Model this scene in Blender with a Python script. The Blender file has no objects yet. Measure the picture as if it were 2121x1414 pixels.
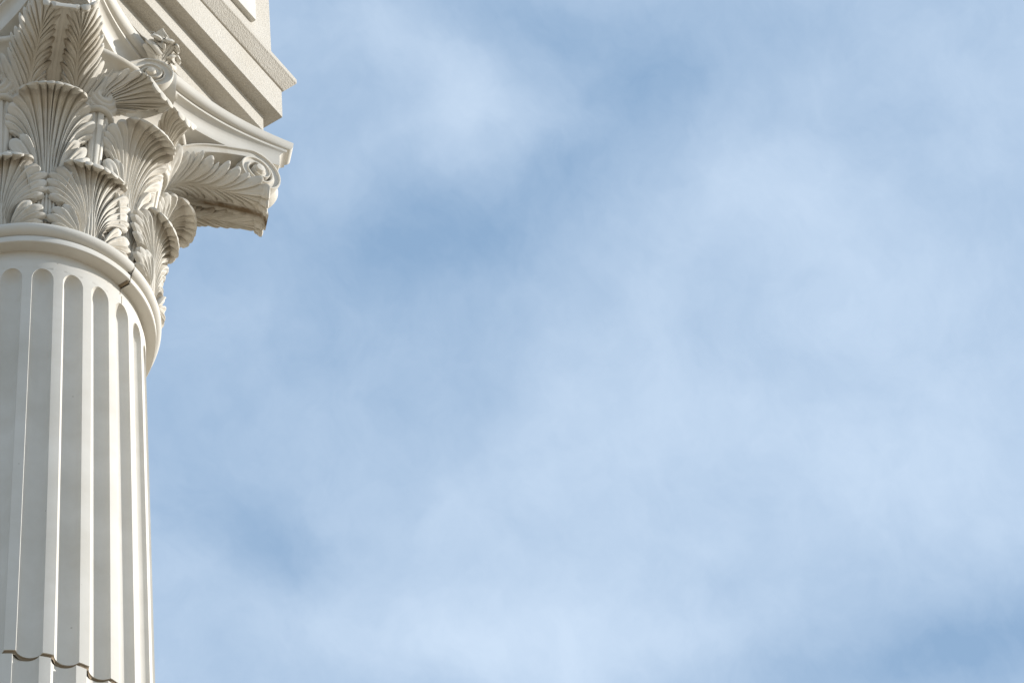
import bpy, math, random
import numpy as np
from mathutils import Vector, Matrix

# ---------------------------------------------------------------- camera, sky, sun
scene = bpy.context.scene
S = 0.45                                   # metres per unit (unit = radius of the astragal ring)
rad = math.radians
CP = Vector((-15.00355, -12.48128, -22.80335)) * S
RV = Vector((0.54738774, -0.83437688, -0.06466746))
UV = Vector((-0.60942592, -0.45038139, 0.65250031))
FW = Vector((0.57355619, 0.31776064, 0.75502415))
cam_d = bpy.data.cameras.new('camera')
cam = bpy.data.objects.new('camera', cam_d)
scene.collection.objects.link(cam)
m = Matrix((RV, UV, -FW)).transposed().to_4x4()
m.translation = CP
cam.matrix_world = m
cam_d.sensor_width = 36.0
cam_d.lens = 8095.28 / 2121.0 * 36.0
cam_d.clip_end = 20000
scene.camera = cam
scene.render.resolution_x, scene.render.resolution_y = 1024, 682

SUN_AZ, SUN_EL = 42.0, 23.0                 # azimuth measured from -Y towards +X
sd = Vector((math.sin(rad(SUN_AZ)) * math.cos(rad(SUN_EL)), -math.cos(rad(SUN_AZ)) * math.cos(rad(SUN_EL)), math.sin(rad(SUN_EL))))
sun_d = bpy.data.lights.new('sun', 'SUN')
sun_d.energy = 5.0
sun_d.angle = rad(0.5)
sun_d.color = (1.0, 0.975, 0.94)
sun = bpy.data.objects.new('sun', sun_d)
sun.rotation_euler = sd.to_track_quat('Z', 'Y').to_euler()
scene.collection.objects.link(sun)

scene.view_settings.view_transform = 'Standard'
scene.view_settings.look = 'None'
scene.view_settings.exposure = 0.12
scene.view_settings.gamma = 1.0

world = bpy.data.worlds.new('World')
scene.world = world
world.use_nodes = True


def pix_dir(x, y):
    d = FW + RV * ((x - 1060.5) / 8095.28) - UV * ((y - 707) / 8095.28)
    return d.normalized()


def build_sky():
    nt = world.node_tree
    nt.nodes.clear()
    N = nt.nodes.new
    L = nt.links.new
    out = N('ShaderNodeOutputWorld')
    bg = N('ShaderNodeBackground')
    bg.inputs['Strength'].default_value = 0.093
    L(bg.outputs[0], out.inputs[0])
    sky = N('ShaderNodeTexSky')
    sky.sky_type = 'NISHITA'
    sky.sun_disc = False
    sky.sun_elevation = rad(SUN_EL)
    sky.sun_rotation = math.atan2(sd.x, sd.y)
    sky.air_density = 1.0
    sky.dust_density = 1.0
    tc = N('ShaderNodeTexCoord')

    def vmath(op, a, b=None):
        n = N('ShaderNodeVectorMath')
        n.operation = op
        for i, v in enumerate((a, b)):
            if v is None:
                continue
            if isinstance(v, (tuple, Vector)):
                n.inputs[i].default_value = tuple(v)
            else:
                L(v, n.inputs[i])
        return n

    def mth(op, a, b=None, c=None):
        n = N('ShaderNodeMath')
        n.operation = op
        for i, v in enumerate((a, b, c)):
            if v is None:
                continue
            if isinstance(v, (int, float)):
                n.inputs[i].default_value = v
            else:
                L(v, n.inputs[i])
        return n.outputs[0]

    def noise(vec, scale, detail, rough, w=0.0, stretch=None):
        if stretch is not None:
            mp = N('ShaderNodeMapping')
            mp.inputs['Rotation'].default_value = stretch[0]
            mp.inputs['Scale'].default_value = stretch[1]
            L(vec, mp.inputs['Vector'])
            vec = mp.outputs[0]
        n = N('ShaderNodeTexNoise')
        n.noise_dimensions = '3D'
        n.inputs['Scale'].default_value = scale
        n.inputs['Detail'].default_value = detail
        n.inputs['Roughness'].default_value = rough
        L(vec, n.inputs['Vector'])
        return n

    d0 = tc.outputs['Generated']
    # domain warp so the cloud banks get ragged edges
    nw = noise(d0, 22.0, 5.0, 0.55)
    wv = vmath('SUBTRACT', nw.outputs['Color'], (0.5, 0.5, 0.5))
    wv = vmath('MULTIPLY', wv.outputs[0], (0.035, 0.035, 0.035))
    d = vmath('ADD', d0, wv.outputs[0]).outputs[0]
    total = None
    K = 8095.28
    for (x, y, ang, la, lb, wgt) in CLOUDS:
        c = pix_dir(x, y)
        a = rad(ang)
        e1 = RV * math.cos(a) - UV * math.sin(a)
        e2 = RV * math.sin(a) + UV * math.cos(a)
        df = vmath('SUBTRACT', d, tuple(c)).outputs[0]
        p = vmath('DOT_PRODUCT', df, tuple(e1 * (K / la))).outputs['Value']
        q = vmath('DOT_PRODUCT', df, tuple(e2 * (K / lb))).outputs['Value']
        s2 = mth('ADD', mth('MULTIPLY', p, p), mth('MULTIPLY', q, q))
        g = mth('POWER', 2.718, mth('MULTIPLY', s2, -1.0))
        total = mth('MULTIPLY_ADD', g, wgt, total if total is not None else 0.55)
    n1 = noise(d, 16.0, 7.0, 0.52)
    n2 = noise(d, 60.0, 6.0, 0.58)
    n3 = noise(d, 150.0, 5.0, 0.6, stretch=((0.3, 0.5, 0.9), (1.0, 2.2, 1.0)))
    t = mth('MULTIPLY_ADD', mth('SUBTRACT', n1.outputs['Fac'], 0.5), 0.55, total)
    t = mth('MULTIPLY_ADD', mth('SUBTRACT', n2.outputs['Fac'], 0.5), 0.48, t)
    t = mth('MULTIPLY_ADD', mth('SUBTRACT', n3.outputs['Fac'], 0.5), 0.13, t)
    t = mth('MULTIPLY_ADD', t, 0.86, 0.02)
    ramp = N('ShaderNodeValToRGB')
    ramp.color_ramp.interpolation = 'LINEAR'
    ramp.color_ramp.elements[0].position = 0.0
    ramp.color_ramp.elements[1].position = 1.0
    ramp.color_ramp.elements[0].color = VEIL_LOW
    ramp.color_ramp.elements[1].color = VEIL_HIGH
    L(t, ramp.inputs[0])
    gain = N('ShaderNodeMix'); gain.data_type = 'RGBA'; gain.blend_type = 'MULTIPLY'
    gain.inputs['Factor'].default_value = 1.0
    L(sky.outputs[0], gain.inputs['A'])
    gain.inputs['B'].default_value = SKY_GAIN
    # a thin, uneven veil of high cloud over the clear sky
    up10 = vmath('MULTIPLY', ramp.outputs['Color'], (12.0, 12.0, 12.0)).outputs[0]
    mix = N('ShaderNodeMix'); mix.data_type = 'RGBA'
    mix.inputs['Factor'].default_value = 0.75
    L(gain.outputs['Result'], mix.inputs['A'])
    L(up10, mix.inputs['B'])
    L(mix.outputs['Result'], bg.inputs['Color'])


VEIL_LOW = (0.262, 0.402, 0.590, 1)
VEIL_HIGH = (0.640, 0.765, 0.915, 1)
SKY_GAIN = (1.75, 1.80, 1.75, 1)
# x, y (direction as seen in the picture), angle, half length, half width, weight
CLOUDS = [
    (1100, 40, 10, 260, 90, -0.30), (1330, 190, -25, 300, 130, -0.30), (1010, 450, -25, 330, 130, -0.38),
    (720, 590, -20, 260, 90, -0.20), (960, 720, 60, 260, 130, -0.20), (760, 820, 20, 300, 100, -0.14),
    (430, 960, 40, 330, 160, -0.25), (560, 1120, 15, 260, 70, -0.18), (2060, 1350, -15, 360, 120, -0.46),
    (1750, 1400, -10, 300, 70, -0.2), (1560, 740, 5, 240, 80, -0.14), (1850, 300, 60, 260, 90, -0.12),
    (450, 430, -40, 300, 200, -0.20), (1650, 20, 0, 300, 70, -0.14), (650, 250, -20, 700, 420, -0.15),
    (900, 140, 50, 260, 100, 0.28), (1010, 270, 5, 210, 70, 0.28), (700, 60, 10, 200, 90, 0.12),
    (1720, 480, 35, 380, 180, 0.30), (1380, 580, -40, 340, 110, 0.20), (1750, 880, 10, 480, 170, 0.26),
    (1180, 920, -30, 340, 120, 0.28), (950, 1310, 5, 420, 110, 0.46), (1350, 1130, -10, 460, 130, 0.24),
    (480, 650, 10, 220, 60, 0.12), (2050, 160, 30, 220, 180, 0.14), (1980, 1080, 10, 280, 120, 0.20),
    (760, 340, -20, 260, 50, 0.14), (1350, 1350, 0, 320, 90, 0.14),
]
build_sky()

# ---------------------------------------------------------------- materials


def stone(name, col, rough=0.75, bump=0.25, fine=260.0, speck=0.0, stain=0.0, mottle=0.10, tan=0.12):
    mt = bpy.data.materials.new(name)
    mt.use_nodes = True
    nt = mt.node_tree
    N = nt.nodes.new
    L = nt.links.new
    b = nt.nodes['Principled BSDF']
    b.inputs['Roughness'].default_value = rough
    b.inputs['Specular IOR Level'].default_value = 0.25
    tc = N('ShaderNodeTexCoord')
    n1 = N('ShaderNodeTexNoise'); n1.inputs['Scale'].default_value = 3.2; n1.inputs['Detail'].default_value = 8; n1.inputs['Roughness'].default_value = 0.6
    n2 = N('ShaderNodeTexNoise'); n2.inputs['Scale'].default_value = fine; n2.inputs['Detail'].default_value = 4
    L(tc.outputs['Object'], n1.inputs['Vector']); L(tc.outputs['Object'], n2.inputs['Vector'])
    rp = N('ShaderNodeValToRGB')
    rp.color_ramp.elements[0].position = 0.3; rp.color_ramp.elements[1].position = 0.7
    c = np.array(col)
    rp.color_ramp.elements[0].color = (*(c * (1 - mottle) * np.array([1, 0.985, 0.95])), 1)
    rp.color_ramp.elements[1].color = (*np.minimum(c * (1 + mottle * 0.6), 0.95), 1)
    L(n1.outputs['Fac'], rp.inputs[0])
    last = rp.outputs['Color']
    if speck > 0:
        r2 = N('ShaderNodeValToRGB')
        r2.color_ramp.elements[0].position = 0.34; r2.color_ramp.elements[1].position = 0.62
        r2.color_ramp.elements[0].color = (1 - speck, 1 - speck * 1.05, 1 - speck * 1.1, 1)
        r2.color_ramp.elements[1].color = (1, 1, 1, 1)
        L(n2.outputs['Fac'], r2.inputs[0])
        mx = N('ShaderNodeMix'); mx.data_type = 'RGBA'; mx.blend_type = 'MULTIPLY'; mx.inputs['Factor'].default_value = 1
        L(last, mx.inputs['A']); L(r2.outputs['Color'], mx.inputs['B'])
        last = mx.outputs['Result']
    n5 = N('ShaderNodeTexNoise'); n5.inputs['Scale'].default_value = 7.0; n5.inputs['Detail'].default_value = 9; n5.inputs['Roughness'].default_value = 0.68
    L(tc.outputs['Object'], n5.inputs['Vector'])
    r5 = N('ShaderNodeValToRGB')
    r5.color_ramp.elements[0].position = 0.50; r5.color_ramp.elements[1].position = 0.72
    r5.color_ramp.elements[0].color = (0, 0, 0, 1); r5.color_ramp.elements[1].color = (tan, tan, tan, 1)
    L(n5.outputs['Fac'], r5.inputs[0])
    mx = N('ShaderNodeMix'); mx.data_type = 'RGBA'
    L(r5.outputs['Color'], mx.inputs['Factor']); L(last, mx.inputs['A']); mx.inputs['B'].default_value = (0.44, 0.36, 0.25, 1)
    last = mx.outputs['Result']
    # small pits and specks of dirt
    v = N('ShaderNodeTexVoronoi'); v.inputs['Scale'].default_value = 9.0; v.inputs['Randomness'].default_value = 1.0
    L(tc.outputs['Object'], v.inputs['Vector'])
    lt = N('ShaderNodeMath'); lt.operation = 'LESS_THAN'; lt.inputs[1].default_value = 0.028
    L(v.outputs['Distance'], lt.inputs[0])
    f = N('ShaderNodeMath'); f.operation = 'MULTIPLY'; f.inputs[1].default_value = 0.45
    L(lt.outputs[0], f.inputs[0])
    mx = N('ShaderNodeMix'); mx.data_type = 'RGBA'
    L(f.outputs[0], mx.inputs['Factor']); L(last, mx.inputs['A']); mx.inputs['B'].default_value = (0.22, 0.17, 0.11, 1)
    last = mx.outputs['Result']
    if stain > 0:
        at = N('ShaderNodeAttribute'); at.attribute_name = 'stain'
        n3 = N('ShaderNodeTexNoise'); n3.inputs['Scale'].default_value = 26; n3.inputs['Detail'].default_value = 6
        L(tc.outputs['Object'], n3.inputs['Vector'])
        m1 = N('ShaderNodeMath'); m1.operation = 'MULTIPLY'
        L(at.outputs['Fac'], m1.inputs[0]); L(n3.outputs['Fac'], m1.inputs[1])
        m2 = N('ShaderNodeMath'); m2.operation = 'MULTIPLY'; m2.use_clamp = True; m2.inputs[1].default_value = stain * 2
        L(m1.outputs[0], m2.inputs[0])
        mx = N('ShaderNodeMix'); mx.data_type = 'RGBA'
        L(m2.outputs[0], mx.inputs['Factor']); L(last, mx.inputs['A']); mx.inputs['B'].default_value = (0.17, 0.12, 0.07, 1)
        last = mx.outputs['Result']
    L(last, b.inputs['Base Color'])
    bp = N('ShaderNodeBump'); bp.inputs['Strength'].default_value = bump; bp.inputs['Distance'].default_value = 0.004
    L(n2.outputs['Fac'], bp.inputs['Height']); L(bp.outputs[0], b.inputs['Normal'])
    return mt


M_SMOOTH = stone('cast_stone_smooth', (0.66, 0.633, 0.58), bump=0.10, fine=320)
M_CARVED = stone('cast_stone_carved', (0.645, 0.612, 0.55), bump=0.15, fine=220, stain=1.0, mottle=0.14, tan=0.5)
M_ROUGH = stone('sandblasted_stone', (0.57, 0.538, 0.48), rough=0.9, bump=1.0, fine=180, speck=0.14, mottle=0.05)
M_PANEL = stone('smooth_panel_stone', (0.61, 0.59, 0.54), bump=0.1)
M_MORTAR = stone('mortar', (0.26, 0.20, 0.135), rough=0.95, bump=0.8, fine=120, mottle=0.3)
M_GROUND = stone('plaza_paving', (0.32, 0.26, 0.185), rough=0.9, bump=0.3, fine=60, mottle=0.2)

# ---------------------------------------------------------------- helpers


def link(name, mesh, mat, parent=None, smooth=None):
    mesh.materials.append(mat)
    if smooth is not None:
        mesh.shade_smooth()
        mesh.set_sharp_from_angle(angle=rad(smooth))
    o = bpy.data.objects.new(name, mesh)
    scene.collection.objects.link(o)
    if parent is not None:
        o.parent = parent
    return o


def mesh_from(name, V, F, stain=None):
    me = bpy.data.meshes.new(name)
    V = np.asarray(V, float) * S
    me.from_pydata(V.tolist(), [], [tuple(int(i) for i in f) for f in F])
    if stain is not None:
        at = me.attributes.new('stain', 'FLOAT', 'POINT')
        at.data.foreach_set('value', np.asarray(stain, dtype=np.float32))
    me.validate()
    me.update()
    return me


def empty(name, label=None, cat=None, loc=(0, 0, 0)):
    o = bpy.data.objects.new(name, None)
    o.location = loc
    scene.collection.objects.link(o)
    if label:
        o['kind'] = 'thing'
        o['label'] = label
        o['category'] = cat
    return o


class Acc:
    def __init__(self):
        self.V = []; self.F = []; self.T = []; self.n = 0

    def add(self, V, F, T=None):
        V = np.asarray(V, float)
        self.V.append(V)
        for f in F:
            self.F.append(tuple(int(i) + self.n for i in f))
        self.T.append(np.zeros(len(V)) if T is None else np.asarray(T, float))
        self.n += len(V)

    def mesh(self, name):
        return mesh_from(name, np.concatenate(self.V), self.F, np.concatenate(self.T))


def grid_faces(nr, nc, close_c=False, flip=False, off=0):
    F = []
    for i in range(nr - 1):
        for j in range(nc if close_c else nc - 1):
            j2 = (j + 1) % nc
            f = (off + i * nc + j, off + i * nc + j2, off + (i + 1) * nc + j2, off + (i + 1) * nc + j)
            F.append(f[::-1] if flip else f)
    return F


def slab(acc, P, T=None, thick=None, back=None):
    """closed solid from a grid of front points P (nr,nc,3) and back points"""
    nr, nc = P.shape[:2]
    V = np.concatenate([P.reshape(-1, 3), back.reshape(-1, 3)])
    F = grid_faces(nr, nc)
    o = nr * nc
    F += grid_faces(nr, nc, flip=True, off=o)
    for j in range(nc - 1):
        F.append((j + 1, j, o + j, o + j + 1))
        a = (nr - 1) * nc
        F.append((a + j, a + j + 1, o + a + j + 1, o + a + j))
    for i in range(nr - 1):
        F.append((i * nc, (i + 1) * nc, o + (i + 1) * nc, o + i * nc))
        F.append(((i + 1) * nc + nc - 1, i * nc + nc - 1, o + i * nc + nc - 1, o + (i + 1) * nc + nc - 1))
    TT = None if T is None else np.concatenate([T.ravel(), T.ravel()])
    acc.add(V, F, TT)


def smooth_curve(pts, n=120):
    """Catmull-Rom through points, resampled by arc length"""
    P = np.asarray(pts, float)
    Q = np.vstack([2 * P[0] - P[1], P, 2 * P[-1] - P[-2]])
    out = []
    for i in range(len(P) - 1):
        p0, p1, p2, p3 = Q[i:i + 4]
        for t in np.linspace(0, 1, 24, endpoint=False):
            out.append(0.5 * ((2 * p1) + (-p0 + p2) * t + (2 * p0 - 5 * p1 + 4 * p2 - p3) * t * t + (-p0 + 3 * p1 - 3 * p2 + p3) * t ** 3))
    out.append(P[-1])
    out = np.array(out)
    d = np.r_[0, np.cumsum(np.linalg.norm(np.diff(out, axis=0), axis=1))]
    u = np.linspace(0, d[-1], n)
    return np.stack([np.interp(u, d, out[:, k]) for k in range(out.shape[1])], 1), d[-1]


def interp_rows(A, t):
    """sample rows of A (uniform in 0..1) at t, with linear extrapolation"""
    n = len(A) - 1
    x = np.asarray(t) * n
    i = np.clip(np.floor(x).astype(int), 0, n - 1)
    f = (x - i)[..., None]
    return A[i] * (1 - f) + A[i + 1] * f


def poly_at(pts, u):
    P, _ = smooth_curve(pts, 60)
    return interp_rows(P, u)


def unit(a):
    return a / np.maximum(np.linalg.norm(a, axis=-1, keepdims=True), 1e-9)


def relief(f, asym=0.6):
    x = 2 * f - 1
    h = np.power(np.clip(1 - np.abs(x) ** 2.6, 0, 1), 0.7)
    return h * (1 - asym + asym * (f * 1.6))


def frond(frame, groups, amp=0.022, thick=0.03, curv=(0.5, 0.6, 1.0), stainf=None, bead=None, seed=0, nq=46, ns=9, midrib=None, kout=None, roll=0.004):
    """A carved acanthus sheet. frame: dict C (centre curve), L (lateral), N (outward normal), each (n,3), uniform in t, and len.
    groups: (side, leaflets, tip polyline [(s,t)..], root s0,s1, root t, branch length, lift)"""
    rng = np.random.RandomState(seed)
    acc = Acc()
    C, L, Nn = frame['C'], frame['L'], frame['N']

    def place(s, t, h):
        c = interp_rows(C, t)
        l = interp_rows(L, t)
        n = interp_rows(Nn, t)
        tt = np.clip(t, 0, 1)
        k = np.where(tt < 0.5, curv[0] + (curv[1] - curv[0]) * tt * 2, curv[1] + (curv[2] - curv[1]) * (tt * 2 - 1))
        if kout is not None:
            k = np.where(s * kout[0] > 0, k * kout[1], k)
        s_ = s[..., None]
        if 'D' in frame:
            return c + l * s_ + n * h[..., None] + frame['D'] * (k * s * s)[..., None]
        return c + l * s_ + n * (h - k * s * s)[..., None]

    for (side, nl, tips, s0, s1, t0, br, lift) in groups:
        k = np.linspace(0, nl, nl * ns + 1)
        f = k - np.floor(k - 1e-9 * (k > 0))
        f = np.where(k == 0, 0, f)
        idx = np.clip(np.floor(k - 1e-9), 0, nl - 1).astype(int)
        knots = np.arange(nl + 1) / nl
        if nl > 2:
            knots[1:-1] += rng.uniform(-0.24, 0.24, nl - 1) / nl
        u = np.interp(k, np.arange(nl + 1), knots)
        T = poly_at(tips, u)
        jit = rng.uniform(-1, 1, (nl, 2)) * (0.012 if tips[-1][1] >= 0.999 else 0.04)
        # mean leaflet spacing -> roundness of finger tips
        tr = t0 if isinstance(t0, tuple) else (t0, t0)
        P0 = np.stack([s0 + (s1 - s0) * u, tr[0] + (tr[1] - tr[0]) * u], 1)
        P1 = P0 + np.stack([(s1 - s0) * 0 + 0 * u, br * (0.72 + 0.28 * u)], 1)
        mid = 0.5 * P1 + 0.5 * T
        P1[:, 1] = np.minimum(P1[:, 1], np.maximum(T[:, 1] - 0.02, P0[:, 1]))
        P2 = mid + np.stack([-0.10 * (T[:, 0] - P1[:, 0]), 0.16 * (T[:, 1] - P1[:, 1]) - 0.02], 1)
        q = np.linspace(0, 1, nq)
        span = np.abs(np.gradient(T, u, axis=0)) / nl
        wid = np.hypot(span[:, 0], span[:, 1] * frame['len'])
        dl = np.hypot(T[:, 0] - P0[:, 0], (T[:, 1] - P0[:, 1]) * frame['len'])
        tipround = (0.62 if tips[-1][1] >= 0.999 else 1.05) * wid / np.maximum(dl, 0.05) * (1 - np.sqrt(np.clip(1 - (0.97 * (2 * f - 1)) ** 2, 0, 1)))
        tipround = tipround + jit[idx, 0] * 0.6
        qq = q[None, :] * (1 - tipround[:, None])
        b0 = (1 - qq) ** 3; b1 = 3 * (1 - qq) ** 2 * qq; b2 = 3 * (1 - qq) * qq ** 2; b3 = qq ** 3
        ST = b0[..., None] * P0[:, None] + b1[..., None] * P1[:, None] + b2[..., None] * P2[:, None] + b3[..., None] * T[:, None]
        s = ST[..., 0] * side
        t = ST[..., 1]
        hf = relief(f)[:, None]
        env = (0.15 + 0.85 * np.clip(qq / 0.45, 0, 1)) * (1 - 0.75 * np.clip((q[None] - 0.86) / 0.14, 0, 1) ** 2)
        h = amp * hf * env
        # shallow crease down the middle of each finger near its tip
        h = h - amp * 0.35 * np.exp(-((f[:, None] - 0.5) / 0.10) ** 2) * np.clip((qq - 0.35) / 0.3, 0, 1) * (1 - np.clip((q[None] - .8) / .2, 0, 1))
        h = h + lift * np.clip(qq * 1.3, 0, 1) + (jit[idx, 1])[:, None] * 0.25 * np.clip(qq - .3, 0, 1)
        if tips[-1][1] < 0.999:
            h = h + 0.016 * q[None] ** 5
        if bead is not None:
            tb, wb, db = bead
            h = h - db * np.exp(-((t - tb) / wb) ** 2) + 0.6 * db * np.exp(-((t - tb - 2.6 * wb) / (1.6 * wb)) ** 2) * hf
        P = place(s, t, h)
        Bk = place(s, t, np.full_like(h, -thick) * (0.35 + 0.65 * (1 - q[None] ** 4)) - roll * hf * np.clip((t - 0.87) / 0.06, 0, 1) * np.clip((1 - q[None]) / 0.03, 0.25, 1) + lift * np.clip(qq * 1.3, 0, 1))
        st = np.zeros_like(t) if stainf is None else stainf(s, t)
        if side < 0:
            P = P[::-1]; Bk = Bk[::-1]; st = st[::-1]
        slab(acc, P.transpose(1, 0, 2)[:, ::-1], st.T[:, ::-1], back=Bk.transpose(1, 0, 2)[:, ::-1])
    if midrib:
        w, ht, te = midrib[:3]
        nrb = midrib[3] if len(midrib) > 3 else 0
        tt = np.linspace(0.0, te, 60)
        a = np.linspace(-1, 1, 41)
        W = w * (1 - 0.55 * tt / te)[:, None]
        s = a[None] * W
        t = np.repeat(tt[:, None], 41, 1)
        h = ht * np.sqrt(np.clip(1 - a[None] ** 2, 0, 1)) + 0 * t
        h = h - ht * 0.35 * np.exp(-(a[None] / 0.25) ** 2) if not nrb else \
            (ht * (np.abs(np.cos(a * math.pi * nrb / 2)) ** .6)[None] + ht * .9 * (1 - a[None] ** 2)) * np.clip((te - t) / (0.35 * te), 0, 1) - .004
        P = place(s, t, h); Bk = place(s, t, np.full_like(h, -thick * .8))
        slab(acc, P, None, back=Bk)
    return acc


def radial_frame(prof, az=0.0, tilt=None):
    """frame from a (r,z) profile in the vertical plane at azimuth 0 (towards -Y)"""
    P, ln = smooth_curve(prof, 160)
    C = np.stack([0 * P[:, 0], -P[:, 0], P[:, 1]], 1)
    T = unit(np.gradient(C, axis=0))
    L = np.repeat([[1.0, 0, 0]], len(C), 0)
    Nn = unit(np.cross(L, T))
    # for an upward tangent (0,0,1): L x T = (1,0,0)x(0,0,1) = (0,-1,0): outwards
    return dict(C=C, L=L, N=Nn, len=ln, D=np.array([0, 1.0, 0]))


def place_copy(src, az, parent):
    o = src.copy()
    scene.collection.objects.link(o)
    o.parent = parent
    o.rotation_euler = (0, 0, rad(az))
    return o


def lathe(acc, prof, n=192, a0=0.0, a1=360.0, close=True):
    P = np.asarray(prof, float)
    full = abs(a1 - a0) >= 360
    A = np.radians(np.linspace(a0, a1, n + (0 if full else 1), endpoint=not full))
    nc = len(A)
    V = np.stack([np.outer(P[:, 0], np.sin(A)), -np.outer(P[:, 0], np.cos(A)), np.repeat(P[:, 1][:, None], nc, 1)], 2)
    F = grid_faces(len(P), nc, close_c=full)
    V = V.reshape(-1, 3)
    if not full:                       # cap both ends
        F.append(tuple(i * nc for i in range(len(P))))
        F.append(tuple(i * nc + nc - 1 for i in range(len(P)))[::-1])
    acc.add(V, F)


def arc(cx, cz, r, a0, a1, n=8, rz=None):
    rz = r if rz is None else rz
    return [(cx + r * math.cos(rad(a)), cz + rz * math.sin(rad(a))) for a in np.linspace(a0, a1, n)]


# ---------------------------------------------------------------- ground
GZ = -(22.80 * S + 1.65) / S
me = mesh_from('ground', [(-14000, -14000, GZ), (14000, -14000, GZ), (14000, 14000, GZ), (-14000, 14000, GZ)], [(0, 1, 2, 3)])
g = link('ground', me, M_GROUND)
g['kind'] = 'structure'

# ---------------------------------------------------------------- column
column = empty('column', 'tall fluted cream stone column with a carved acanthus leaf capital', 'column', (0, 0, 0))

NFL = 24
HW = rad(5.22)
FD = 0.068
HC = 0.0805
RC = (HC * HC + FD * FD) / (2 * FD)


def scoop(x):
    """depth of a flute, a circular arc, at x in -1..1 across it"""
    return math.sqrt(max(0.0, RC * RC - (x * HC) ** 2)) - (RC - FD)


R0 = 0.884
TAP = 0.0262
ZT = -0.365                               # crown of the flutes


def shaft_r(z):
    x = -z - 0.45
    return R0 + TAP * np.where(x > 0, x, 0) * (1 - 0.012 * np.clip(x, 0, None))


def flare(z):
    return -0.016 * np.clip((z + 0.275) / 0.012, 0, 1)


def drum(z_top, z_bot, arch_top, name, nz=40, top_flare=False):
    """one fluted drum"""
    rows = []
    if arch_top:
        h = 0.115
        zc = ZT - h
        if top_flare:
            rows += [(z, 0.0, 0.0) for z in [-0.125, -0.20, -0.258, -0.2628, -0.275, -0.277, -0.30, -0.335, ZT + 0.004]]
        rows += [(zc + h * math.sin(a), math.cos(a), 1.0) for a in np.linspace(rad(89.9), 0, 16)]
        zs = np.linspace(zc, z_bot, nz)[1:]
    else:
        zs = np.linspace(z_top, z_bot, nz)
    rows += [(z, 1.0, 1.0) for z in zs]
    nin, nfi = 14, 4
    cols = []
    for fl in range(NFL):
        c = rad(15 * fl)
        for j in range(nin):
            cols.append((c, -math.cos(math.pi * j / (nin - 1)), True))
        for j in range(1, nfi):
            cols.append((c, j / nfi, False))
    V = []
    for (z, wf, on) in rows:
        R = float(shaft_r(z)) + float(flare(z))
        w = max(wf, 0.012) * HW if on else HW
        for (c, x, inside) in cols:
            if inside:
                a = c + x * w
                if on:
                    dep = scoop(x) * wf ** 1.2
                else:
                    dep = 0
                r = R - dep
            else:
                a = c + w + x * (rad(15) - 2 * w)
                r = R
            V.append((r * math.sin(a), -r * math.cos(a), z))
    F = grid_faces(len(rows), len(cols), close_c=True, flip=True)
    acc = Acc()
    acc.add(V, F)
    # bottom bed face
    nc = len(cols); k0 = (len(rows) - 1) * nc
    cidx = len(V)
    acc.add([(0, 0, rows[-1][0])], [])
    for j in range(nc):
        acc.F.append((k0 + (j + 1) % nc, k0 + j, cidx))
    if not arch_top:
        cidx2 = acc.n
        acc.add([(0, 0, rows[0][0])], [])
        for j in range(nc):
            acc.F.append((j, (j + 1) % nc, cidx2))
    return acc.mesh(name)


ZJ = -4.432
up = link('upper_drum', drum(None, ZJ, True, 'upper_drum', 60, True), M_SMOOTH, column, 32)
low = link('lower_drum', drum(ZJ - 0.036, -14.0, False, 'lower_drum', 40), M_SMOOTH, column, 32)
low.rotation_euler = (0, 0, rad(-0.9))
low.location = (-0.004 * S, 0.004 * S, 0)
low2 = link('lower_drum', drum(-14.03, GZ + 4.6, False, 'lower_drum', 40), M_SMOOTH, column, 32)

# mortar bed that fills the joint, following the flutes a little behind the faces


def mortar_bed(z0, z1, inset, name):
    rng = np.random.RandomState(4)
    n = NFL * 24
    V = []
    nr = 7
    wob = np.convolve(rng.uniform(-1, 1, n + 24), np.ones(9) / 9, 'same')[:n]
    for i in range(nr):
        z = z0 + (z1 - z0) * i / (nr - 1)
        R = float(shaft_r(z))
        for j in range(n):
            a = 2 * math.pi * j / n
            x = ((a + rad(7.5)) % rad(15) - rad(7.5)) / HW
            dep = scoop(x) if abs(x) < 1 else 0
            r = R - dep - inset - 0.006 * math.sin(math.pi * i / (nr - 1)) + 0.007 * wob[j]
            V.append((r * math.sin(a), -r * math.cos(a), z))
    acc = Acc()
    acc.add(V, grid_faces(nr, n, close_c=True, flip=True))
    return acc.mesh(name)


link('mortar_joint', mortar_bed(ZJ + 0.002, ZJ - 0.038, 0.007, 'mortar_joint'), M_MORTAR, column, 60)
link('mortar_joint', mortar_bed(-13.998, -14.032, 0.010, 'mortar_joint'), M_MORTAR, column, 60)

# astragal ring in two castings with a butt joint at azimuth 0
RING = [(0.80, -0.165), (0.957, -0.165), (0.963, -0.160), (0.963, -0.110), (0.955, -0.093), (0.935, -0.085)] + \
    arc(0.935, -0.02, 0.066, -88, 88, 14) + [(0.80, 0.046)]
A1 = Acc(); lathe(A1, RING, 150, -0.35, 180.0)
A2 = Acc(); lathe(A2, [(r + 0.006, z + 0.009) for r, z in RING], 150, 180.4, 359.0)
link('astragal', A2.mesh('astragal'), M_SMOOTH, column, 35)
o = link('astragal', A1.mesh('astragal'), M_SMOOTH, column, 35)
A3 = Acc(); lathe(A3, [(r - 0.010, z) for r, z in RING], 6, -2.0, 0.3)
lathe(A3, [(0.84, -0.362), (0.8855, -0.362), (0.8855, -0.276), (0.8695, -0.274), (0.8695, -0.16), (0.84, -0.16)], 3, -0.75, -0.45)
link('mortar_joint', A3.mesh('mortar_joint'), M_MORTAR, column, 35)

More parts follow.
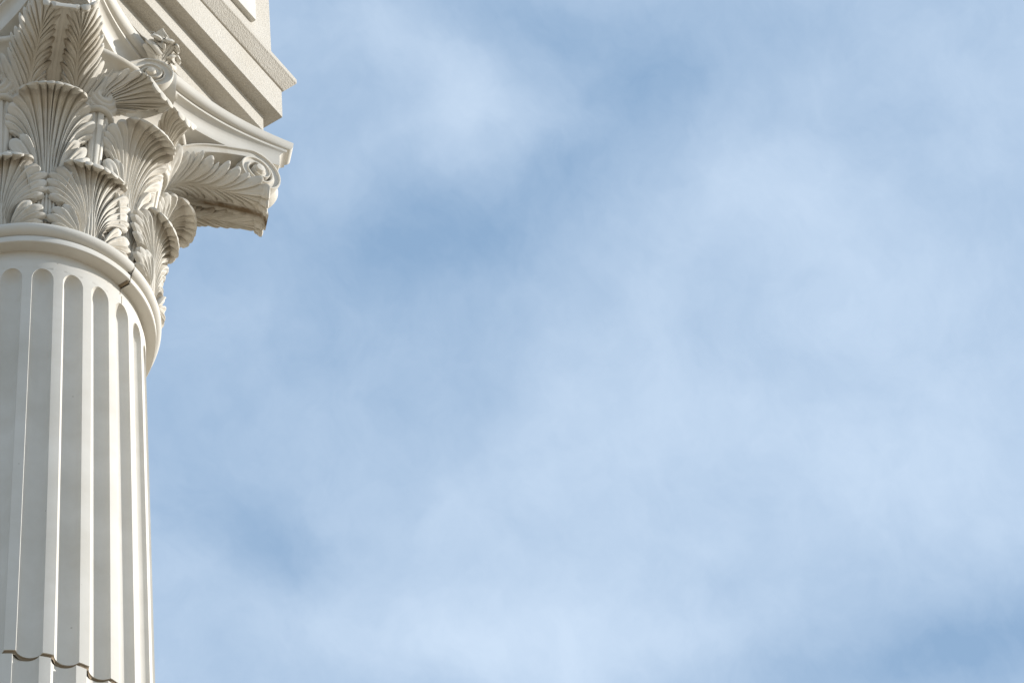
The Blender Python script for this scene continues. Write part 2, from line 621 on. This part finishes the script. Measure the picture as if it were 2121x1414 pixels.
# base and pedestal, below the frame
zb = GZ + 4.6
rb = float(shaft_r(zb))
B = Acc()
lathe(B, [(0.4, zb), (rb + .02, zb)] + [(rb + .02, zb - .1)] + arc(rb + .08, zb - .22, .12, 90, -90, 12) + arc(rb + .30, zb - .55, .18, 130, 230, 8)
      + arc(rb + .28, zb - .92, .2, 90, -90, 12) + [(0.4, zb - 1.12)], 128)
link('column_base', B.mesh('column_base'), M_SMOOTH, column, 35)


def box(acc, x0, x1, y0, y1, z0, z1):
    V = [(x0, y0, z0), (x1, y0, z0), (x1, y1, z0), (x0, y1, z0), (x0, y0, z1), (x1, y0, z1), (x1, y1, z1), (x0, y1, z1)]
    acc.add(V, [(3, 2, 1, 0), (4, 5, 6, 7), (0, 1, 5, 4), (1, 2, 6, 5), (2, 3, 7, 6), (3, 0, 4, 7)])


P_ = Acc()
w = rb + .52
box(P_, -w, w, -w, w, zb - 1.4, zb - 1.12)
box(P_, -w - .05, w + .05, -w - .05, w + .05, GZ + .6, zb - 1.4)
box(P_, -w - .3, w + .3, -w - .3, w + .3, GZ, GZ + .6)
link('pedestal', P_.mesh('pedestal'), M_SMOOTH, column)

# ---------------------------------------------------------------- capital
BELL = [(0.80, 0.03), (0.862, 0.04), (0.865, 0.6), (0.875, 1.1), (0.90, 1.45), (0.95, 1.72), (1.03, 1.93), (1.12, 2.04), (1.165, 2.07)] + \
    arc(1.165, 2.105, 0.035, -70, 80, 8) + [(1.155, 2.15), (1.02, 2.27)]
A = Acc(); lathe(A, BELL, 160)
capital = link('capital', A.mesh('bell'), M_CARVED, column, 40)

# abacus: four concave sides, moulded, with cut horns
AB_PROF = [(2.262, 0.152), (2.262, 0.148), (2.268, 0.144), (2.33, 0.142), (2.388, 0.140), (2.405, 0.132), (2.425, 0.117), (2.440, 0.098), (2.446, 0.080), (2.452, 0.066), (2.474, 0.064), (2.477, 0.076), (2.484, 0.074), (2.486, 0.058)] + \
    [(2.486 + 0.066 * (1 - math.cos(a)), 0.058 - 0.056 * math.sin(a)) for a in np.linspace(0.15, math.pi / 2, 8)] + [(2.562, 0.0), (2.580, 0.0)]


def abacus_outline(ins):
    pts = []
    n = 40
    # horn half width shrinks little; face curve y = -(c + k x^2)
    # the concave face between the two horns, then the cut end
    xe = 1.415 - ins * 0.60
    c0 = 1.16 - ins
    kk = (xe + 0.114 - c0) / (xe * xe)
    xs = np.linspace(-xe, xe, n)
    y = -(c0 + kk * xs ** 2)
    # let horns keep the inset at right angles to the face
    face = np.stack([xs, y], 1)
    for kq in range(4):
        a = math.pi / 2 * kq
        c, s_ = math.cos(a), math.sin(a)
        pts.append(face @ np.array([[c, s_], [-s_, c]]))
    return np.concatenate(pts)


A = Acc()
rows = [np.c_[abacus_outline(i), np.full(160, z)] for (z, i) in AB_PROF]
V = np.concatenate(rows)
F = grid_faces(len(rows), 160, close_c=True)
A.add(V, F)
A.F.append(tuple(range(160))[::-1])
k0 = (len(rows) - 1) * 160
A.F.append(tuple(range(k0, k0 + 160)))
abacus = link('abacus', A.mesh('abacus'), M_SMOOTH, column, 30)

# --- the three tiers of leaves
side_groups_low = lambda s: [
    (s, 5, [(0.19, 0.0), (0.285, 0.035), (0.35, 0.115), (0.345, 0.235), (0.285, 0.325), (0.20, 0.355)], 0.118, 0.088, 0.0, 0.05, 0.040),
    (s, 6, [(0.22, 0.375), (0.31, 0.405), (0.355, 0.50), (0.365, 0.61), (0.358, 0.71), (0.335, 0.80), (0.29, 0.885)], 0.084, 0.034, 0.0, 0.42, 0.012),
    (s, 4, [(0.285, 0.89), (0.235, 0.96), (0.13, 0.995), (0.0, 1.0)], 0.034, 0.0, 0.0, 0.58, 0.0),
]
LOWP = [(0.885, 0.03), (0.90, 0.2), (0.905, 0.4), (0.912, 0.53), (0.935, 0.65), (0.975, 0.74), (1.025, 0.79), (1.065, 0.78), (1.084, 0.752), (1.086, 0.728)]
fr = radial_frame(LOWP)
stn = lambda s, t: 0.35 * np.exp(-((t - 0.85) / 0.05) ** 2)
acc = frond(fr, side_groups_low(1) + side_groups_low(-1), amp=0.040, curv=(0.55, 0.5, 1.0), bead=(0.875, 0.012, 0.009), stainf=stn, seed=3, midrib=(0.078, 0.017, 0.74, 5))
LOW_VAR = [1.05, 0.99, 1.20, 0.99, 1.01, 1.0, 1.0, 1.0]      # the castings do not all sit alike
leaf_low = link('lower_leaf', acc.mesh('lower_leaf'), M_CARVED, capital, 38)
leaf_low.rotation_euler = (0, 0, rad(22.5))
for k in range(1, 8):
    place_copy(leaf_low, 22.5 + 45 * k, capital).scale = (LOW_VAR[k], LOW_VAR[k], 1)
leaf_low.scale = (LOW_VAR[0], LOW_VAR[0], 1)

side_groups_up = lambda s: [
    (s, 5, [(0.13, 0.46), (0.225, 0.46), (0.30, 0.505), (0.32, 0.575), (0.265, 0.645), (0.18, 0.665)], 0.100, 0.070, (0.0, 0.36), 0.16, 0.040),
    (s, 6, [(0.205, 0.67), (0.29, 0.69), (0.332, 0.745), (0.345, 0.80), (0.335, 0.85), (0.315, 0.895), (0.28, 0.925)], 0.066, 0.034, 0.0, 0.66, 0.010),
    (s, 4, [(0.28, 0.925), (0.235, 0.968), (0.13, 0.997), (0.0, 1.0)], 0.034, 0.0, 0.0, 0.74, 0.0),
]
UPP = [(0.875, 0.03), (0.89, 0.5), (0.905, 0.85), (0.925, 1.03), (0.965, 1.20), (1.04, 1.365), (1.13, 1.445), (1.22, 1.445), (1.266, 1.41), (1.275, 1.382)]
fr = radial_frame(UPP)
stn = lambda s, t: 0.35 * np.exp(-((t - 0.92) / 0.03) ** 2)
acc = frond(fr, side_groups_up(1) + side_groups_up(-1), amp=0.040, curv=(0.55, 0.4, 1.0), bead=(0.93, 0.007, 0.009), stainf=stn, seed=8, midrib=(0.085, 0.017, 0.86, 5))
leaf_up = link('upper_leaf', acc.mesh('upper_leaf'), M_CARVED, capital, 38)
for k in range(1, 8):
    place_copy(leaf_up, 45 * k, capital)

# --- cauliculus stalks with collars, between the upper leaves


def pol(r, az, z):
    return np.array([r * math.sin(rad(az)), -r * math.cos(rad(az)), z])


A = Acc()
nz, na = 30, 61
V = []
for i in range(nz):
    u = i / (nz - 1)
    z = 0.75 + 0.76 * u
    rr = 0.062 + 0.055 * u ** 1.5
    cr = 0.885 + 0.045 * u
    for j in range(na):
        a = rad(-100 + 200 * j / (na - 1))
        rr2 = rr * (1 - 0.13 * (abs(math.cos(a * 4.5)) < 0.35) - 0.05 * (1 - abs(math.cos(a * 4.5))))
        V.append((rr2 * math.sin(a), -cr - rr2 * math.cos(a) * 0.95, z))
A.add(V, grid_faces(nz, na))
# collar: a drooping crescent band
n1, n2 = 40, 14
V = []
for i in range(n1):
    a = rad(-118 + 236 * i / (n1 - 1))
    R = 0.128
    thk = 0.030 * (1 - 0.75 * abs(a / rad(118)) ** 2.5)
    c = np.array([R * math.sin(a), -0.925 - R * math.cos(a), 1.535 - 0.075 * (1 - math.cos(a))])
    rd = np.array([math.sin(a), -math.cos(a), 0])
    for j in range(n2):
        b = 2 * math.pi * j / n2
        V.append(c + rd * thk * math.cos(b) + np.array([0, 0, 1.0]) * thk * 0.85 * math.sin(b))
A.add(V, grid_faces(n1, n2, close_c=True))
stalk = link('leaf_stalk', A.mesh('leaf_stalk'), M_CARVED, capital, 40)
stalk.rotation_euler = (0, 0, rad(22.5))
for k in range(1, 8):
    place_copy(stalk, 22.5 + 45 * k, capital)


# --- calyx fronds: one towards the corner, one towards the middle of the face
def free_frame(pts, lat, n=160):
    P, ln = smooth_curve(pts, n)
    Lp, _ = smooth_curve(lat, n)
    T = unit(np.gradient(P, axis=0))
    L = Lp - (Lp * T).sum(1, keepdims=True) * T
    L = unit(L)
    Nn = unit(np.cross(L, T))
    return dict(C=P, L=L, N=Nn, len=ln)


def mirror(fr, az):
    """mirror a frame in the vertical plane through azimuth az"""
    n = np.array([math.cos(rad(az)), math.sin(rad(az)), 0])
    H = np.eye(3) - 2 * np.outer(n, n)
    return dict(C=fr['C'] @ H, L=fr['L'] @ H, N=fr['N'] @ H, len=fr['len'])


# lateral axis points towards the seam (+s), away from the seam (-s) the fingers stand up under the scroll
def feather(s, n1_, n2_, wide, tall=1.0):
    return [
        (s, n1_, [(0.06, 0.10), (wide * .75, 0.20), (wide, 0.36), (wide, 0.52), (wide * .9, 0.60)], 0.05, 0.03, 0.0, 0.08, 0.012),
        (s, n2_, [(wide * .8, 0.54), (wide * 1.0, 0.64), (wide * .95, 0.80), (wide * .85, 0.93), (wide * .45, 1.0), (0.0, 1.01)], 0.032, 0.0, 0.0, 0.25, 0.0),
    ]


# the two fronds under each corner run side by side, either side of a plain stem
D45 = pol(1, 45, 0)
T45 = np.array([math.cos(rad(45)), math.sin(rad(45)), 0])
upv = np.array([0, 0, 1.0])


def dg(r, s, z, D=D45, T=T45):
    return D * r + T * s + upv * z


cpts = [dg(0.90, -.20, 1.25), dg(0.94, -.195, 1.46), dg(1.02, -.18, 1.65), dg(1.18, -.168, 1.765), dg(1.40, -.155, 1.77), dg(1.62, -.14, 1.745), dg(1.76, -.122, 1.715), dg(1.825, -.115, 1.66), dg(1.83, -.115, 1.61)]
clat = [T45 - upv * 0.05] * 2 + [T45 - upv * 0.12] * 5 + [T45 - upv * .1] * 2
frc = free_frame(cpts, clat)
gr_c = [
    (-1, 5, [(0.08, 0.20), (0.18, 0.22), (0.235, 0.28), (0.24, 0.35), (0.22, 0.42), (0.18, 0.47)], 0.035, 0.015, (0.02, 0.24), 0.05, 0.014),
    (-1, 3, [(0.17, 0.44), (0.205, 0.49), (0.205, 0.56), (0.17, 0.63)], 0.016, 0.010, (0.25, 0.42), 0.05, 0.010),
    (-1, 3, [(0.145, 0.60), (0.17, 0.66), (0.17, 0.74), (0.155, 0.80)], 0.011, 0.006, (0.42, 0.60), 0.05, 0.006),
    (-1, 4, [(0.14, 0.78), (0.145, 0.86), (0.14, 0.95), (0.09, 1.0), (0.0, 1.0)], 0.006, 0.0, (0.60, 0.74), 0.04, 0.0),
    (1, 3, [(0.04, 0.18), (0.09, 0.24), (0.12, 0.32), (0.11, 0.40)], 0.035, 0.015, (0.02, 0.24), 0.05, 0.010),
    (1, 3, [(0.105, 0.36), (0.13, 0.44), (0.13, 0.52), (0.11, 0.58)], 0.016, 0.010, (0.25, 0.40), 0.05, 0.008),
    (1, 3, [(0.105, 0.55), (0.125, 0.62), (0.12, 0.70), (0.105, 0.76)], 0.011, 0.006, (0.40, 0.58), 0.05, 0.004),
    (1, 4, [(0.10, 0.73), (0.115, 0.82), (0.11, 0.93), (0.07, 1.0), (0.0, 1.0)], 0.006, 0.0, (0.58, 0.74), 0.04, 0.0),
]
frc['D'] = upv
stc = lambda s, t: 0.6 * np.clip((s - 0.05) / 0.06, 0, 1) * np.clip((t - 0.3) / 0.2, 0, 1)
CK = dict(amp=0.028, thick=0.03, curv=(1.0, 1.2, 1.9), bead=(0.915, 0.010, 0.010), midrib=(0.020, 0.012, 0.90))
acc = frond(frc, gr_c, stainf=stc, seed=5, kout=(-1, 3.2), **CK)
fr2 = mirror(frc, 45)
# the mirrored frame is left-handed: swap the lateral axis so normals stay outward
fr2 = dict(C=fr2['C'], L=-fr2['L'], N=fr2['N'], len=fr2['len'], D=upv)
acc2 = frond(fr2, [(-a, *rest) for (a, *rest) in gr_c], stainf=lambda s, t: stc(-s, t), seed=6, kout=(1, 3.2), **CK)
o1 = link('corner_leaf', acc.mesh('corner_leaf'), M_CARVED, capital, 38)
o2 = link('corner_leaf', acc2.mesh('corner_leaf'), M_CARVED, capital, 38)
# plain ribbed stem between the two fronds
spts = [dg(0.90, 0, 1.25), dg(0.95, 0, 1.48), dg(1.03, 0, 1.66), dg(1.18, 0, 1.755), dg(1.40, 0, 1.755), dg(1.62, 0, 1.725), dg(1.76, 0, 1.69), dg(1.82, 0, 1.645), dg(1.828, 0, 1.60)]
frs = free_frame(spts, [T45] * 9)
A = Acc()
tt = np.linspace(0, 1, 90); aa = np.linspace(-1, 1, 33)
Wd = np.interp(tt, [0, .35, .75, .93, 1], [0.05, 0.065, 0.07, 0.075, 0.08])
ss = aa[None] * Wd[:, None]
hh = -0.018 + 0.010 * np.abs(np.cos(aa * math.pi * 1.5))[None] * np.interp(tt, [0, .8, 1], [1, 1, .5])[:, None]
PT = frs['C'][(tt * 159).astype(int)][:, None] + frs['L'][(tt * 159).astype(int)][:, None] * ss[..., None]
NT = frs['N'][(tt * 159).astype(int)][:, None]
A_ = Acc()
slab(A_, PT + NT * hh[..., None], None, back=PT - NT * 0.03)
slab(A, PT + NT * hh[..., None], 1.1 * np.exp(-(aa[None] / 0.5) ** 2) * np.clip((tt[:, None] - .45) / .2, 0, 1), back=PT - NT * 0.03)
link('corner_stem', A.mesh('corner_stem'), M_CARVED, capital, 38)
o3 = link('corner_stem', A_.mesh('corner_stem'), M_CARVED, capital, 38)
o3.rotation_euler = (0, 0, rad(90))
for k in range(1, 4):
    place_copy(o1, 90 * k, capital); place_copy(o2, 90 * k, capital)
place_copy(o3, 180, capital); place_copy(o3, 270, capital)

# left half of the centre leaf at azimuth 0 comes from the stalk at -22.5
cpts = [pol(0.98, -22, 1.40), pol(1.00, -21.5, 1.56), pol(1.05, -17.5, 1.69), pol(1.14, -11.5, 1.745), pol(1.25, -7.2, 1.76), pol(1.345, -5.4, 1.72), pol(1.375, -5.0, 1.66), pol(1.375, -5.0, 1.61)]
X = np.array([1.0, 0, 0])
clat = [X * .9 - upv * .1, X * .9 - upv * .35, X * .85 - upv * .55, X * .9 - upv * .5, X * 1.0 - upv * .25, X - upv * .1, X, X]
frm = free_frame(cpts, clat)
frm['D'] = upv * .8 + np.array([0, .4, 0])
gr_c2 = [
    (-1, 6, [(0.03, 0.26), (0.12, 0.26), (0.175, 0.33), (0.195, 0.44), (0.20, 0.56), (0.20, 0.68), (0.19, 0.76)], 0.045, 0.02, 0.0, 0.16, 0.008),
    (-1, 4, [(0.19, 0.74), (0.19, 0.84), (0.16, 0.94), (0.08, 1.0), (0.0, 1.0)], 0.02, 0.0, 0.0, 0.36, 0.0),
    (1, 4, [(0.02, 0.22), (0.09, 0.32), (0.12, 0.42), (0.12, 0.54), (0.10, 0.64)], 0.045, 0.02, 0.0, 0.14, 0.004),
    (1, 4, [(0.105, 0.62), (0.12, 0.74), (0.118, 0.88), (0.10, 0.97), (0.05, 1.0), (0.0, 1.0)], 0.02, 0.0, 0.0, 0.34, 0.0),
]
acc = frond(frm, gr_c2, amp=0.024, thick=0.025, curv=(0.8, 0.8, 0.6), bead=(0.905, 0.012, 0.009), seed=9, kout=(-1, 3.0))
fr2 = mirror(frm, 0)
fr2 = dict(C=fr2['C'], L=-fr2['L'], N=fr2['N'], len=fr2['len'], D=frm['D'])
acc2 = frond(fr2, [(-a, *r_) for (a, *r_) in gr_c2], amp=0.024, thick=0.025, curv=(0.8, 0.8, 0.6), bead=(0.905, 0.012, 0.009), seed=10, kout=(1, 3.0))
o1 = link('centre_leaf', acc.mesh('centre_leaf'), M_CARVED, capital, 38)
o2 = link('centre_leaf', acc2.mesh('centre_leaf'), M_CARVED, capital, 38)
for k in range(1, 4):
    place_copy(o1, 90 * k, capital); place_copy(o2, 90 * k, capital)


A = Acc()
nr_, na_ = 44, 60
V = []
for i in range(nr_):
    q = i / (nr_ - 1)
    for j in range(na_):
        a = 2 * math.pi * j / na_
        tear = 1 + 0.28 * max(0, math.sin(a)) ** 3
        x_ = 0.165 * q * math.cos(a) + 0.012 * (1 - q) * math.sin(a)
        z_ = 0.175 * q * math.sin(a) * tear
        rid = 0.011 * abs(math.sin(math.pi * 4.0 * q)) * min(1, q * 3)
        dep = 0.085 * (1 - q ** 2) ** .8 + rid - 0.075 * math.exp(-(q / 0.13) ** 2)
        V.append((x_, -1.005 - dep + 0.35 * x_ * x_, 1.69 + z_))
A.add(V, grid_faces(nr_, na_, close_c=True))
curl = link('eye_curl', A.mesh('eye_curl'), M_CARVED, capital, 40)
curl.rotation_euler = (0, 0, rad(22.5))
for k in range(1, 8):
    place_copy(curl, 22.5 + 45 * k, capital)


# --- scrolls (volutes at the corners, smaller helices over the face centre)
def scroll(root, ctrl, centre, e_h, rad0, turns, width, normal, cone=0.05, wmin=0.35, lip=0.010):
    """a strap that rises along ctrl points, then winds into a spiral in the plane (e_h, z) about centre"""
    e_h = unit(np.asarray(e_h, float)); nn = unit(np.asarray(normal, float))
    a0 = rad(100)
    pts = [np.array(c, float) for c in ctrl]
    m_ = 70
    sp = []
    for i in range(m_):
        u = i / (m_ - 1)
        a = a0 - u * turns * 2 * math.pi
        r_ = rad0 * (1 - u) ** 0.9 + 0.012
        sp.append(np.asarray(centre) + e_h * r_ * math.cos(a) + upv * r_ * math.sin(a) + nn * cone * u)
    lead, _ = smooth_curve(pts + [sp[0]], 50)
    path = np.vstack([lead[:-1], sp])
    # frame
    T = unit(np.gradient(path, axis=0))
    W = np.repeat(nn[None], len(path), 0)
    W = unit(W - (W * T).sum(1, keepdims=True) * T)
    O = unit(np.cross(T, W))            # in-plane, across the strap edge
    prog = np.linspace(0, 1, len(path))
    # cross section: in-plane thickness h (visible face looks along the normal) and depth d along the normal
    hh = np.interp(prog, [0, 0.15, 0.42, 1], [0.045, 0.052, 0.050, 0.016]) * width
    dd = np.interp(prog, [0, 0.4, 1], [0.05, 0.06, 0.035])
    prof = [(-1, -1), (-1, 0.75), (-0.9, 1.0), (-0.66, 1.0), (-0.55, 0.72), (0, 0.62), (0.55, 0.72), (0.66, 1.0), (0.9, 1.0), (1, 0.75), (1, -1)]
    V = []
    for i in range(len(path)):
        for (x, y) in prof:
            V.append(path[i] + O[i] * x * hh[i] + W[i] * y * dd[i])
    A = Acc()
    A.add(V, grid_faces(len(path), len(prof), close_c=True))
    A.F.append(tuple(range(len(prof))))
    A.F.append(tuple(range((len(path) - 1) * len(prof), len(path) * len(prof)))[::-1])
    # eye
    c = np.asarray(centre) + nn * (cone - .01)
    V = []; nE = 16
    for i, (rr, zz) in enumerate([(rad0 * .30, -0.08), (rad0 * .30, 0.03), (rad0 * .2, 0.06), (0.001, 0.065)]):
        for j in range(nE):
            a = 2 * math.pi * j / nE
            V.append(c + (e_h * math.cos(a) + upv * math.sin(a)) * rr + nn * zz)
    A.add(V, grid_faces(4, nE, close_c=True))
    # web disc behind the spiral
    V = []; nE = 40
    cc = np.asarray(centre)
    rim = rad0 * 0.97
    for i, (rr, zz) in enumerate([(0.001, -0.055), (rim, -0.055), (rim, -0.015), (rim * .55, 0.0), (0.001, 0.02)]):
        for j in range(nE):
            a = 2 * math.pi * j / nE
            V.append(cc + (e_h * math.cos(a) + upv * math.sin(a)) * rr * (0.93) + nn * zz)
    A.add(V, grid_faces(5, nE, close_c=True))
    return A


def mirror_mesh(me, az, name):
    n = np.array([math.cos(rad(az)), math.sin(rad(az)), 0])
    H = np.eye(3) - 2 * np.outer(n, n)
    m2 = me.copy()
    m2.name = name
    m2.transform(Matrix(H.tolist()).to_4x4())
    m2.flip_normals()
    return m2


# corner volute, left one of the pair at azimuth 45
ctr = pol(1.75, 41.8, 2.07)
hd = unit(pol(1.80, 43.0, 0) - pol(1.10, 24, 0))
nrm = np.array([hd[1], -hd[0], 0])
ctrl = [pol(0.99, 25.0, 1.60), pol(1.02, 27.5, 1.78), pol(1.10, 30.5, 1.95), pol(1.25, 34.0, 2.09), pol(1.44, 37.5, 2.18)]
A = scroll(None, ctrl, ctr, hd, 0.185, 1.9, 1.0, nrm, cone=0.05)
me = A.mesh('volute')
v1 = link('volute', me, M_CARVED, capital, 40)
v2 = link('volute', mirror_mesh(me, 45, 'volute'), M_CARVED, capital, 40)
v2.data.materials.clear(); v2.data.materials.append(M_CARVED)
# helix, left one of the pair at azimuth 0
ctr = pol(1.20, -4.5, 2.085)
hd = unit(pol(1.30, -3.0, 0) - pol(1.02, -22, 0))
nrm = np.array([hd[1], -hd[0], 0])
ctrl = [pol(1.00, -22.5, 1.60), pol(1.02, -21.5, 1.74), pol(1.05, -19.0, 1.92), pol(1.10, -15.0, 2.07)]
A = scroll(None, ctrl, ctr, hd, 0.150, 1.9, 0.85, nrm, cone=0.05)
me = A.mesh('helix')
h1 = link('helix', me, M_CARVED, capital, 40)
h2 = link('helix', mirror_mesh(me, 0, 'helix'), M_CARVED, capital, 40)
h2.data.materials.clear(); h2.data.materials.append(M_CARVED)
for k in range(1, 4):
    for o in (v1, v2, h1, h2):
        place_copy(o, 90 * k, capital)

# fleuron on the middle of each abacus side
A = Acc()
for (ax, hgt, out, sc) in ((-40, 0.20, 0.06, 1.25), (40, 0.20, 0.06, 1.25), (0, 0.22, 0.10, 1.4)):
    a = rad(ax)
    base = np.array([0.0, -1.20, 2.30])
    dirx = np.array([math.sin(a), -0.25 * math.cos(a), 0])
    tip = base + dirx * 0.12 + upv * hgt * 1.08 + np.array([0, -out * 1.2, 0])
    cv = [base, base + upv * hgt * .5 + dirx * 0.04 - np.array([0, .02, 0]), tip, tip + dirx * 0.05 - upv * 0.05 + np.array([0, -.03, 0])]
    P, ln = smooth_curve(cv, 60)
    T = unit(np.gradient(P, axis=0))
    Lr = unit(np.cross(T, np.repeat([[0, -1.0, 0]], len(P), 0)))
    Nn = unit(np.cross(Lr, T))
    fr = dict(C=P, L=Lr, N=Nn, len=ln)
    g_ = lambda s: [(s, 4, [(0.03, 0.30), (0.085 * sc, 0.45), (0.095 * sc, 0.72), (0.07 * sc, .92), (0, 1.0)], 0.02, 0.0, 0.0, 0.2, 0.0)]
    ac = frond(fr, g_(1) + g_(-1), amp=0.016, thick=0.05, curv=(4, 5, 5), nq=24, ns=6, roll=0.0)
    for V, T_ in zip(ac.V, ac.T):
        pass
    off = A.n
    A.V += ac.V; A.T += ac.T; A.F += [tuple(i + off for i in f) for f in ac.F]; A.n += ac.n
V = []
for i in range(16):
    u = i / 15
    z = 1.92 + 0.45 * u
    r_ = 0.035 + 0.03 * u
    for j in range(20):
        a = 2 * math.pi * j / 20
        V.append((r_ * math.cos(a) * (1 + .08 * math.cos(5 * a)), -1.06 - 0.12 * u - r_ * math.sin(a), z))
A.add(V, grid_faces(16, 20, close_c=True, flip=True))
fl = link('fleuron', A.mesh('fleuron'), M_CARVED, capital, 40)
for k in range(1, 4):
    place_copy(fl, 90 * k, capital)

# ---------------------------------------------------------------- entablature block
ent = empty('entablature', 'square rough sandblasted stone entablature block resting on the capital', 'entablature', (0, 0, 2.585 * S))
ent_off = -2.585


def sq_rings(prof, name, mat, parent, bevel=True):
    A = Acc()
    V = []
    for (w_, z) in prof:
        V += [(-w_, -w_, z + ent_off), (w_, -w_, z + ent_off), (w_, w_, z + ent_off), (-w_, w_, z + ent_off)]
    A.add(V, grid_faces(len(prof), 4, close_c=True))
    A.F.append((3, 2, 1, 0))
    k = (len(prof) - 1) * 4
    A.F.append((k, k + 1, k + 2, k + 3))
    me = A.mesh(name)
    o = link(name, me, mat, parent)
    b = o.modifiers.new('bevel', 'BEVEL')
    b.width = 0.006 * S
    b.segments = 2
    b.limit_method = 'ANGLE'
    return o


w1, w2, w3, w4 = 1.1788, 1.3098, 1.4248, 1.518
zA, zB, zT_, zC = 2.798, 3.018, 3.382, 3.510
sq_rings([(w1, 2.585), (w1, zA), (w2, zA), (w2, zB), (w3, zB), (w3, zT_)], 'architrave', M_ROUGH, ent)
sq_rings([(w3, zT_ + .0001), (w3 + .012, zT_ + .002), (w3 + .04, zT_ + .045), (w4 - .012, zC - .015), (w4, zC), (w4, zC + .055), (w4 - .03, zC + .062), (1.2, zC + .07)], 'crown_moulding', M_ROUGH, ent)
sq_rings([(1.372, zC + .07), (1.358, 5.6), (1.36, 7.2)], 'frieze', M_ROUGH, ent)
# raised smooth panel on each side of the frieze
for k in range(4):
    A = Acc()
    box(A, -1.09, 1.09, -1.372 - 0.043, -1.34, 4.015 + ent_off, 6.6 + ent_off)
    o = link('panel', A.mesh('panel'), M_PANEL, ent)
    o.rotation_euler = (0, 0, rad(90 * k))
    b = o.modifiers.new('bevel', 'BEVEL'); b.width = 0.008 * S; b.segments = 2
